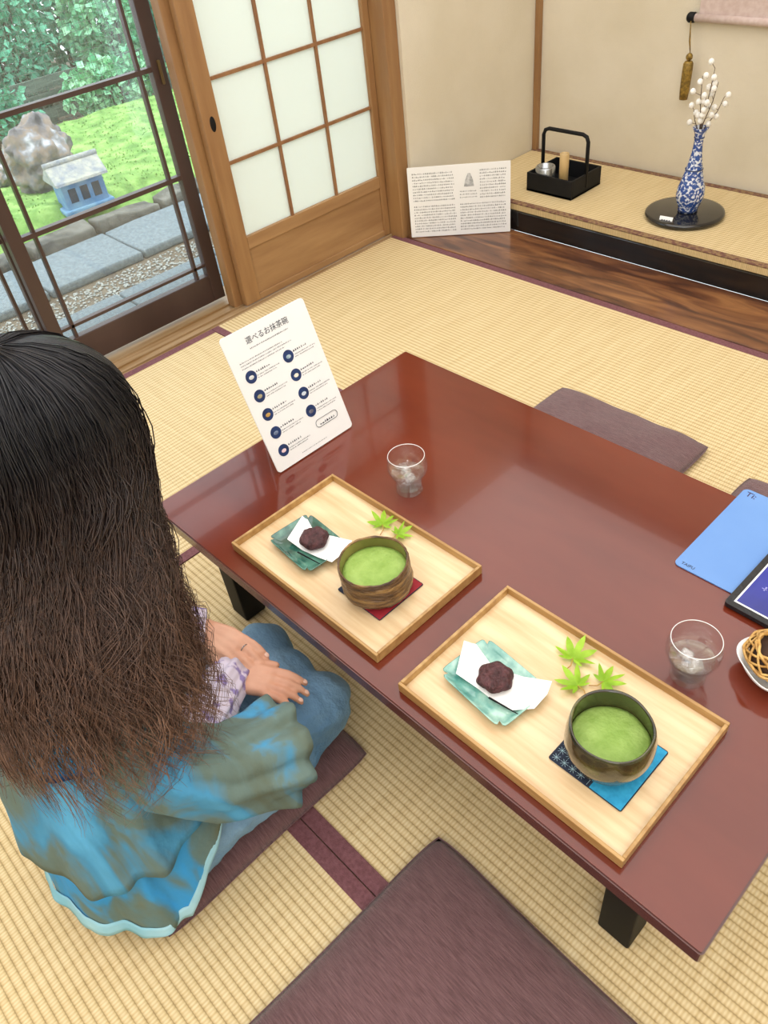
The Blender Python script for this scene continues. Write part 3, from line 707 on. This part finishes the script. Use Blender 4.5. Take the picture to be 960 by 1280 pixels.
# ================================================================ ALCOVE THINGS
AZ=.1117
t=thing('tool_caddy','black wooden carrying box with tall handle on the alcove tatami','caddy',(-1.90,2.71,AZ))
x0,y0,x1,y1=-.11,-.10,.11,.10
sm('box_bottom',B((x0,y0,0),(x1,y1,.008)),M_blackm,t)
bm=NB()
for a,b in (((x0,y0),(x1,y0+.008)),((x0,y1-.008),(x1,y1)),((x0,y0+.008),(x0+.008,y1-.008)),((x1-.008,y0+.008),(x1,y1-.008))): box(bm,(a[0],a[1],.0),(b[0],b[1],.072),.0015)
sm('box_sides',bm,M_blackm,t)
bm=NB(); P=[(x0+.004,0,.02),(x0+.004,0,.19),(x0+.012,0,.208),(x0+.03,0,.215),(x1-.03,0,.215),(x1-.012,0,.208),(x1-.004,0,.19),(x1-.004,0,.02)]
tube(bm,P,.0075,10); sm('handle',bm,M_blackm,t,True)
bm=NB(); lathe(bm,[(0,0),(.038,0),(.040,.004),(.040,.078),(.036,.082),(.030,.082),(.029,.06),(0,.06)],32); o=sm('tin_canister',bm,M_tin,None,True); o.location=(-1.955,2.66,AZ+.009); tag(o,'short silver tin inside the black caddy','tin')
bm=NB(); lathe(bm,[(0,0),(.018,0),(.0185,.145),(.017,.147),(.0145,.147),(.014,.11),(0,.11)],24); o=sm('bamboo_cup',bm,M_bamboo,None,True); o.location=(-1.862,2.655,AZ+.009); tag(o,'tall bamboo cylinder inside the black caddy','bamboo cup')
V=at(856,263,.13)
bm=NB(); lathe(bm,[(0,0),(.132,0),(.139,.004),(.141,.010),(.138,.017),(.130,.019),(0,.018)],72); o=sm('display_stand',bm,M_black,None,True); o.location=(V.x,V.y,AZ); tag(o,'round glossy black lacquer board under the vase','stand')
t=thing('flower_vase','tall slender blue and white porcelain vase on the black board','vase',(V.x+.008,V.y+.005,AZ+.0185))
bm=NB(); lathe(bm,[(0,.003),(.024,.003),(.026,0),(.032,0),(.033,.006),(.037,.018),(.046,.040),(.050,.060),(.047,.085),(.039,.110),(.031,.140),(.024,.170),(.0185,.200),(.0155,.230),(.0155,.250),(.018,.268),(.0255,.284),(.0270,.288),(.0245,.288),(.016,.272),(.0125,.25),(.0125,.228),(0,.20)],48); sm('vase_body',bm,M_vase,t,True)
for z,r in ((.255,.0162),(.006,.034),(.15,.0295)):
    bm=NB(); P=[(r*math.cos(a),r*math.sin(a),z) for a in [2*PI*k/32 for k in range(33)]]; tube(bm,P,.0018,6); sm('blue_band',bm,M_navy,t,True)
t=thing('cotton_branch','slender twigs with white cotton buds standing in the vase','branch',(V.x+.008,V.y+.005,AZ+.25))
rg=random.Random(12)
bm=NB(); buds=[]
for k in range(6):
    dx=(-.030,-.008,.022,.042,.008,.030)[k]; dy=rg.uniform(-.03,.03); hh=(.11,.22,.245,.15,.16,.20)[k]
    P=[Vector((0,0,0)),Vector((dx*.2,dy*.3,hh*.35)),Vector((dx*.9,dy*.8,hh*.7)),Vector((dx*1.2,dy,hh))]
    tube(bm,P,[.002,.0017,.0014,.001],5)
    for f in (.40,.55,.70,.85,1.0):
        i=min(2,int(f*3)); q=P[i].lerp(P[i+1],f*3-i); w=Vector((rg.uniform(-.022,.022),rg.uniform(-.02,.02),rg.uniform(.0,.016)))
        tube(bm,[q,q+w],[.001,.0007],4); buds.append(q+w)
sm('twigs',bm,M_twig,t,True)
for q in buds:
    bm=NB(); ell(bm,q,(.0095,.0095,.0105),sub=2); sm('cotton_bud',bm,M_bud,t,True)
p=at(830,283,AZ)
t=thing('name_tag','tiny white card with dark lettering in front of the vase board','card',(p.x,p.y,AZ+.001),R(8))
bm=NB(); loft(bm,[[Vector(q) for q in ((-.024,0,0),(.024,0,0),(.024,.002,0),(-.024,.002,0))],[Vector(q) for q in ((-.024,.012,.030),(.024,.012,.030),(.024,.014,.030),(-.024,.014,.030))]]); sm('card',bm,M_paper,t)
for k in range(4):
    bm=NB(); v=[bm.verts.new(q) for q in ((-.016+k*.009,.0023,.010),(-.010+k*.009,.0023,.010),(-.010+k*.009,.0060,.021),(-.016+k*.009,.0060,.021))]; bm.faces.new(v)
    for v in bm.verts: v.co.y+=.0006
    sm('written_character',bm,M_ink,t)
t=thing('hanging_scroll','pinkish grey silk hanging scroll with dark roller on the alcove wall','scroll',(-1.35,3.012,.67))
bm=NB(); tube(bm,[(-1.585,3.010,.67),(-1.10,3.010,.67)],.013,14); sm('roller_cover',bm,M_scroll,t,True,world=True)
for a,b in ((-1.612,-1.583),(-1.102,-1.073)):
    bm=NB(); tube(bm,[(a,3.010,.67),(a+.006,3.010,.67),(b-.004,3.010,.67),(b,3.010,.67)],[.013,.017,.017,.013],14); sm('roller_knob',bm,M_blackm,t,True,world=True)
sm('silk_sheet',B((-1.575,3.016,.675),(-1.112,3.019,1.9)),M_scroll,t,world=True)
t=thing('scroll_weight','old gold brocade tassel weight hanging from the scroll roller','tassel',(-1.575,2.99,.43))
bm=NB(); tube(bm,[(-1.590,2.993,.662),(-1.578,2.986,.60),(-1.571,2.985,.565)],.0016,6); tube(bm,[(-1.590,2.993,.662),(-1.585,2.992,.60),(-1.571,2.985,.565)],.0016,6); sm('cord',bm,M_gold,t,True,world=True)
bm=NB(); lathe(bm,[(0,0),(.015,.0),(.0175,.03),(.0185,.09),(.018,.12),(.013,.128),(0,.130)],20,c=(-1.572,2.985,.41)); sm('brocade_body',bm,M_gold,t,True,world=True)
bm=NB(); ell(bm,(-1.572,2.985,.552),(.012,.012,.013)); sm('knot',bm,M_gold,t,True,world=True)
# ================================================================ PERSON
CX=-.88; LX=-.852
bm=NB()
def ring(c,rx,ry,n=32): return [Vector((c[0]+rx*math.cos(2*PI*k/n),c[1]+ry*math.sin(2*PI*k/n),c[2])) for k in range(n)]
tor=[(.12,.04,.13,.10),(.17,.035,.155,.120),(.24,.035,.15,.12),(.32,.045,.130,.10),(.42,.06,.125,.098),(.52,.075,.135,.10),(.60,.09,.140,.092),(.645,.10,.125,.076),(.675,.11,.085,.065),(.70,.122,.055,.055)]
loft(bm,[ring((CX,cy,z),rx,ry) for z,cy,rx,ry in tor])
chain(bm,[(CX,.12,.68),(CX-.003,.155,.74),(CX-.008,.18,.79)],[.050,.046,.05])
HC=Vector((-.888,.205,.842))
ell(bm,HC+Vector((0,-.01,.012)),(.072,.088,.093),sub=4); ell(bm,HC+Vector((0,.035,-.045)),(.055,.058,.072),sub=4)
ell(bm,HC+Vector((0,.062,-.098)),(.024,.022,.020)); ell(bm,HC+Vector((0,.095,-.040)),(.012,.016,.014)); chain(bm,[HC+Vector((0,.080,-.005)),HC+Vector((0,.098,-.038))],[.008,.010])
for s in (-1,1):
    ell(bm,HC+Vector((s*.074,.0,-.03)),(.010,.020,.030)); ell(bm,HC+Vector((s*.030,.066,-.045)),(.025,.02,.025))
NAILS=[]
def hand(bm,w,d,side,sz=.88,curl=1.0):
    w=Vector(w); d=Vector(d).normalized(); lat=Vector(side).normalized(); lat=(lat-d*lat.dot(d)).normalized(); nrm=d.cross(lat)
    if nrm.z<0: nrm=-nrm
    for o,r in ((-.023,.0100),(-.008,.0115),(.008,.0115),(.023,.0100)):
        chain(bm,[w+lat*o*.6*sz+d*.006*sz,w+(lat*o+d*.050+nrm*.003)*sz,w+(lat*o*1.05+d*.080+nrm*.004)*sz],[.0125*sz,.0125*sz,r*sz])
    for i,(o,l) in enumerate(((-.0272,.060),(-.0092,.076),(.0092,.082),(.0272,.071))):
        a=w+(lat*o+d*.080+nrm*.003)*sz
        dd=(d+lat*(o*2.0)).normalized(); l*=sz
        p1=a+(dd-nrm*.14*curl).normalized()*l*.45; p2=p1+(dd-nrm*.6*curl).normalized()*l*.32; p3=p2+(dd-nrm*1.05*curl).normalized()*l*.25
        chain(bm,[a,p1,p2,p3],[.0086*sz,.0081*sz,.0075*sz,.0064*sz])
        n2=(nrm+dd*.75).normalized(); NAILS.append((p2.lerp(p3,.75)+n2*.0060*sz,n2,(dd-nrm*.85).normalized()))
    b=w+(lat*.022+d*.022-nrm*.003)*sz; c=b+(lat*.55+d*.85).normalized()*.036*sz; e=c+(lat*.1+d*1).normalized()*.028*sz; chain(bm,[b,c,e],[.0135*sz,.0105*sz,.008*sz])
RS=Vector((-.762,.10,.612)); RE=Vector((-.682,.085,.375)); RW=Vector((-.838,.286,.272)); RD=(.84,.52,-.08)
chain(bm,[RS,RE,RW],[.036,.031,.021])
hand(bm,RW,RD,(-.55,.84,0))
LS=Vector((-.998,.10,.612)); LE=Vector((-1.085,.10,.38)); LW=Vector((-.930,.306,.302)); LD=(.96,.20,-.13)
chain(bm,[LS,LE,LW],[.036,.031,.021])
hand(bm,LW,LD,(.2,-.96,0))
for s in (-1,1):
    K=(LX+s*.085,.405,.130)
    chain(bm,[(CX+s*.085,.06,.19),K],[.075,.050]); chain(bm,[(K[0],K[1],.105),(LX+s*.085,-.01,.085)],[.046,.034]); chain(bm,[(LX+s*.085,-.01,.085),(LX+s*.07,-.06,.075)],[.034,.022])
body=sm('person',bm,M_skin,None,True); remesh(body,.0034,3)
tag(body,'woman with long dark wavy hair kneeling at the table in blue patterned tunic','person')
for p,n2,t2 in NAILS:
    bm=NB(); x=n2.cross(t2).normalized(); m3=Matrix((x,t2,x.cross(t2))).transposed(); ell(bm,p,(.0042,.0055,.0010),m3,2); sm('fingernail',bm,M_nail,body,True)
for s in (-1,1):
    bm=NB(); ell(bm,HC+Vector((s*.029,.074,-.003)),(.012,.006,.006),sub=2); sm('eye',bm,M_eye,body,True)
bm=NB(); ell(bm,HC+Vector((0,.090,-.070)),(.020,.006,.006),sub=2); sm('lips',bm,M_lip,body,True)
bm=NB(); dr=Vector(LD).normalized(); lt=Vector((.2,-.96,0)); lt=(lt-dr*lt.dot(dr)).normalized(); rc=LW+(dr*.096-lt*.0092)*.88; u1=Vector((0,0,1)); u2=dr.cross(u1).normalized(); u1=u2.cross(dr)
P=[rc+(u1*math.cos(a)+u2*math.sin(a))*.0090 for a in [2*PI*k/20 for k in range(21)]]; tube(bm,P,.0009,6); sm('silver_ring',bm,M_tin,body,True)
bm=NB()
for s in (-1,1):
    K=(LX+s*.086,.400,.130); e=.022 if s>0 else 0
    chain(bm,[(CX+s*.085,.06,.190),(LX+s*.086,.24,.156),K],[.095,.077,.060],3); chain(bm,[(K[0],K[1],.104),(LX+s*.092+e,.26,.100),(LX+s*.094+e,.08,.098),(LX+s*.085,-.01,.096)],[.055,.055,.052,.042],3)
ell(bm,(CX,.03,.20),(.165,.120,.12)); ell(bm,(LX,.25,.148),(.12,.20,.066)); ell(bm,(LX,.36,.13),(.11,.083,.056))
j=sm('jeans',bm,M_jean,body,True); remesh(j,.007,5)
for v in j.data.vertices:
    c=v.co; n3=noise.noise(Vector((c.x*8,c.y*26+c.z*18,c.z*8)))+.6*noise.noise(Vector((c.x*20,c.y*45,c.z*30))); v.co+=v.normal*(.0075*n3)
    if v.co.z<.050: v.co.z=.050
def tunic(name,rows,mt,phase,front=True,nf=11,n=240,cx=CX):
    rings=[]; rr=[]
    for A,Bb in zip(rows,rows[1:]):
        for k in range(3): rr.append(tuple(a+(b-a)*k/3 for a,b in zip(A,Bb)))
    rr.append(rows[-1])
    for z,cy,rx,ry,rip in rr:
        r=[]; sh=.012*max(0,min(1,(.4-z)/.3))
        for k in range(n):
            a=2*PI*k/n
            ph2=phase+2.0*noise.noise(Vector((z*3,phase,math.cos(a))))
            w=1+rip*(.8*math.sin(nf*a+ph2)+.35*math.sin((nf*2-1)*a+1.3+ph2)+1.0*noise.noise(Vector((math.cos(a)*3,math.sin(a)*3,z*5+phase))))
            w+=.024*noise.noise(Vector((math.cos(a)*5+phase,math.sin(a)*5,z*9)))+.010*noise.noise(Vector((math.cos(a)*13,math.sin(a)*13,z*16)))
            x=cx+sh+rx*w*math.cos(a); y=cy+ry*w*math.sin(a); zz=z
            f=max(0,math.sin(a))**.7 if z<.34 else 0
            if z<.34:
                zf=.266-(.34-z)*.12; zz=z+(zf-z)*min(1,f*1.25); y+=(.34-z)*.36*f
            zz+=rip*.22*math.sin(5*a+phase)
            zz=max(zz,.0535)
            r.append(Vector((x,y,zz)))
        rings.append(r)
    bm=NB(); loft(bm,rings,False,False); bmesh.ops.recalc_face_normals(bm,faces=bm.faces); bmesh.ops.solidify(bm,geom=bm.faces[:],thickness=.0010)
    return sm(name,bm,mt,body,True)
tunic('tunic',[(.710,.122,.058,.056,0),(.690,.118,.085,.070,0),(.668,.108,.135,.086,0),(.636,.102,.158,.097,.002),(.58,.09,.165,.112,.004),(.50,.072,.164,.114,.008),(.42,.058,.160,.114,.012),(.35,.046,.166,.120,.018),(.29,.040,.175,.126,.024),(.23,.034,.184,.130,.030),(.17,.030,.191,.134,.035),(.11,.026,.198,.137,.038),(.060,.022,.205,.141,.038)],M_tie,0)
tunic('tunic_overlay',[(.44,.058,.172,.125,.010),(.38,.050,.180,.130,.022),(.32,.043,.190,.137,.035),(.26,.038,.199,.143,.048),(.205,.034,.206,.149,.055)],M_tie2,2.0,nf=9)
tunic('tunic_hem',[(.080,.021,.202,.139,.038),(.0560,.018,.207,.146,.038)],M_hem,0)
def sleeve(name,path,radii,rip,mt,droop,ph):
    n=120; path=[Vector(p) for p in path]; rings=[]
    P2=[];R2=[];I2=[];D2=[]
    for i in range(len(path)-1):
        for k in range(4):
            f=k/4; P2.append(path[i].lerp(path[i+1],f)); R2.append(radii[i]+(radii[i+1]-radii[i])*f); I2.append(rip[i]+(rip[i+1]-rip[i])*f); D2.append(droop[i]+(droop[i+1]-droop[i])*f)
    P2.append(path[-1]);R2.append(radii[-1]);I2.append(rip[-1]);D2.append(droop[-1])
    ref=None
    for i,p in enumerate(P2):
        t=(P2[min(i+3,len(P2)-1)]-P2[max(i-3,0)]).normalized()
        a=Vector((.3,0,1)) if ref is None else ref; a=(a-t*a.dot(t)).normalized(); ref=a; s=t.cross(a); r=[]
        for k in range(n):
            th=2*PI*k/n; g=ph+1.2*noise.noise(Vector((i*.09,ph,math.cos(th))))
            w=1+I2[i]*(math.sin(9*th+g)+.4*math.sin(16*th+g*2))+.07*noise.noise(Vector((math.cos(th)*2+ph,math.sin(th)*2,i*.25)))+.022*noise.noise(Vector((math.cos(th)*6+ph,math.sin(th)*6,i*.5)))
            q=p+(a*math.cos(th)+s*math.sin(th))*R2[i]*w
            q.z-=D2[i]*(.5-.5*math.cos(th)); q.z=max(q.z,.0535); r.append(q)
        rings.append(r)
    bm=NB(); loft(bm,rings,False,False); bmesh.ops.recalc_face_normals(bm,faces=bm.faces); bmesh.ops.solidify(bm,geom=bm.faces[:],thickness=.0008)
    sm(name,bm,mt,body,True)
o=Vector((.015,0,0))
sleeve('wide_sleeve',[RS+Vector((-.03,0,.015)),RS.lerp(RE,.3),RS.lerp(RE,.65),RS.lerp(RE,.9)+Vector((.006,.015,0)),RE+Vector((.010,.065,-.035)),RE+Vector((.012,.12,-.065)),RE+Vector((.010,.168,-.090))],[.044,.049,.055,.063,.072,.082,.094],[0,.01,.02,.03,.04,.055,.07],M_tie2,[0,0,0,.01,.03,.05,.07],0)
o=Vector((-.015,0,0))
sleeve('wide_sleeve',[LS+Vector((.03,0,.015)),LS.lerp(LE,.3),LS.lerp(LE,.65),LS.lerp(LE,.9)+o*.5,LE.lerp(LW,.2)+o,LE.lerp(LW,.35)+o,LE.lerp(LW,.5)+o],[.044,.049,.055,.063,.070,.076,.083],[0,.01,.02,.03,.045,.06,.07],M_tie2,[0,0,0,.01,.02,.03,.04],1.5)
sleeve('inner_sleeve',[RE,RE.lerp(RW,.35),RE.lerp(RW,.7),RE.lerp(RW,1.0)],[.046,.044,.042,.036],[0,.03,.045,.06],M_lav,[0,0,.004,.01],0)
sleeve('inner_sleeve',[LE,LE.lerp(LW,.35),LE.lerp(LW,.7),LE.lerp(LW,1.0)],[.048,.048,.046,.038],[0,.03,.045,.06],M_lav,[0,0,.004,.01],1.5)
env=[(.838,-.888,.196,.103,.120),(.78,-.886,.186,.110,.122),(.72,-.882,.162,.128,.126),(.66,-.872,.130,.160,.136),(.60,-.862,.108,.184,.146),(.52,-.852,.094,.202,.154),(.44,-.845,.088,.212,.158),(.36,-.842,.084,.214,.160)]
def envat(z):
    if z>=env[0][0]: return list(env[0][1:])
    for a,b in zip(env,env[1:]):
        if z>=b[0]:
            f=(a[0]-z)/(a[0]-b[0]); return [a[i]+(b[i]-a[i])*f for i in range(1,5)]
    return list(env[-1][1:])
HZ=.838
def hp(az,s,zend,f):
    if s<.28:
        al=s/.28*PI/2; z=HZ+.110*math.cos(al)*f; cx,cy,rx,ry=envat(HZ); k=math.sin(al)
        return Vector((cx+rx*k*f*math.sin(az),cy+ry*k*f*math.cos(az)-.01*(1-k),z))
    q=(s-.28)/.72; z=HZ+(zend-HZ)*q; cx,cy,rx,ry=envat(z)
    return Vector((cx+rx*f*math.sin(az),cy+ry*f*math.cos(az),z))
bm=NB(); rings=[]
for i in range(30):
    s=.01+.84*i/29; rings.append([hp(R(38)+R(284)*k/80,s,.52,.93+.02*math.sin(25*k/80*6+i*.12)) for k in range(81)])
loft(bm,rings,False,False,closed=False); bmesh.ops.solidify(bm,geom=bm.faces[:],thickness=.006)
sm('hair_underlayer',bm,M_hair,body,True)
rg=random.Random(21); bm=NB()
def strand(az,f,zend,ph,fr,am,tw,fl,rad,conv,daz,df,n=24):
    P=[];RR=[]
    for k in range(n):
        s=.02+.98*k/(n-1); g=max(0,(s-.10)/.90); c=1-conv*g*g
        ff=f+df*c+fl*g*g; wa=g**.6
        p=hp(az+daz*c+tw*g*g,s,zend,ff)
        a2=az+tw*g; tang=Vector((math.cos(a2),-math.sin(a2),0)); rad_=Vector((math.sin(a2),math.cos(a2),0))
        th=fr*(s+.35*s*s)*1.9+ph
        p+=(tang*math.sin(th)+rad_*math.cos(th*1.05+.5)*.6)*am*wa
        if g>.75: p.z+=(g-.75)*.12*abs(math.sin(ph*3))
        P.append(p); RR.append(rad*(1-.85*g**3)*(.5 if k==0 else 1))
    tube(bm,P,RR,3)
for c in range(330):
    az=R(32)+R(296)*rg.random(); f=rg.uniform(.95,1.04); zend=rg.uniform(.41,.56)
    if math.sin(az)>.3: zend-=.01
    if rg.random()<.22: zend+=.10
    ph=rg.uniform(0,6.28); fr=rg.uniform(6.0,10.0); am=rg.uniform(.010,.023); tw=rg.uniform(-.35,.35); fl=rg.uniform(-.02,.10)
    for k in range(14):
        strand(az,f,zend+rg.uniform(-.035,.035),ph+rg.uniform(-.32,.32),fr*rg.uniform(.97,1.03),am*rg.uniform(.8,1.2),tw+rg.uniform(-.03,.03),fl+rg.uniform(-.015,.015),rg.uniform(.0007,.0012),.35,rg.gauss(0,.075),rg.gauss(0,.014))
for c in range(500):
    az=R(32)+R(296)*rg.random()
    strand(az,rg.uniform(1.0,1.06),rg.uniform(.42,.62),rg.uniform(0,6),rg.uniform(5,10),rg.uniform(.006,.022),rg.uniform(-.4,.4),rg.uniform(-.02,.14),.00050,0,0,0)
for i in range(160):
    az=R(-36)+R(72)*rg.random(); P=[]; RR=[]
    sgn=1 if az>0 else -1
    for k in range(12):
        s=.02+.30*k/11; p=hp(az+sgn*.35*(k/11)**2,s,.4,1.0+rg.uniform(-.002,.002)); P.append(p); RR.append(.002*(1-.6*k/11))
    tube(bm,P,RR,4)
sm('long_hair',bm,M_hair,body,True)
# ================================================================ LIGHT / CAMERA
w=bpy.data.worlds.new('w'); SC.world=w; w.use_nodes=True; nt=w.node_tree; bg=nt.nodes['Background']
bg.inputs[0].default_value=(.84,.94,1,1); bg.inputs[1].default_value=2.6
def area(name,loc,tgt,size,power,col,sy=None):
    l=bpy.data.lights.new(name,'AREA'); l.energy=power; l.color=col; l.shape='RECTANGLE'; l.size=size; l.size_y=sy or size
    o=bpy.data.objects.new(name,l); COL.objects.link(o); o.location=loc
    o.rotation_euler=(Vector(tgt)-Vector(loc)).to_track_quat('-Z','Y').to_euler(); return o
area('ceiling_fill_light',(-.5,.62,2.38),(-.5,.62,0),3.8,118,(.985,.99,1),4.6)  # added unseen panel, spread wide for soft light and even tabletop reflections
area('room_fill_light',(1.2,-1.2,2.0),(-1,.8,.2),1.8,34,(.97,.985,1))
s=bpy.data.lights.new('sun','SUN'); s.energy=2.3; s.angle=R(14); s.color=(1,.98,.94)
so=bpy.data.objects.new('sun',s); COL.objects.link(so); so.rotation_euler=Vector((-.22,.10,-1)).to_track_quat('-Z','Y').to_euler()
cd=bpy.data.cameras.new('camera'); cam=bpy.data.objects.new('camera',cd); COL.objects.link(cam)
cd.sensor_fit='HORIZONTAL'; cd.sensor_width=36; cd.lens=36*970/960; cd.clip_start=.02
m=Matrix((( RIGHT.x,-DOWN.x,-FWD.x,0),(RIGHT.y,-DOWN.y,-FWD.y,0),(RIGHT.z,-DOWN.z,-FWD.z,CAMZ),(0,0,0,1)))
cam.matrix_world=m; SC.camera=cam
SC.view_settings.view_transform='Standard'
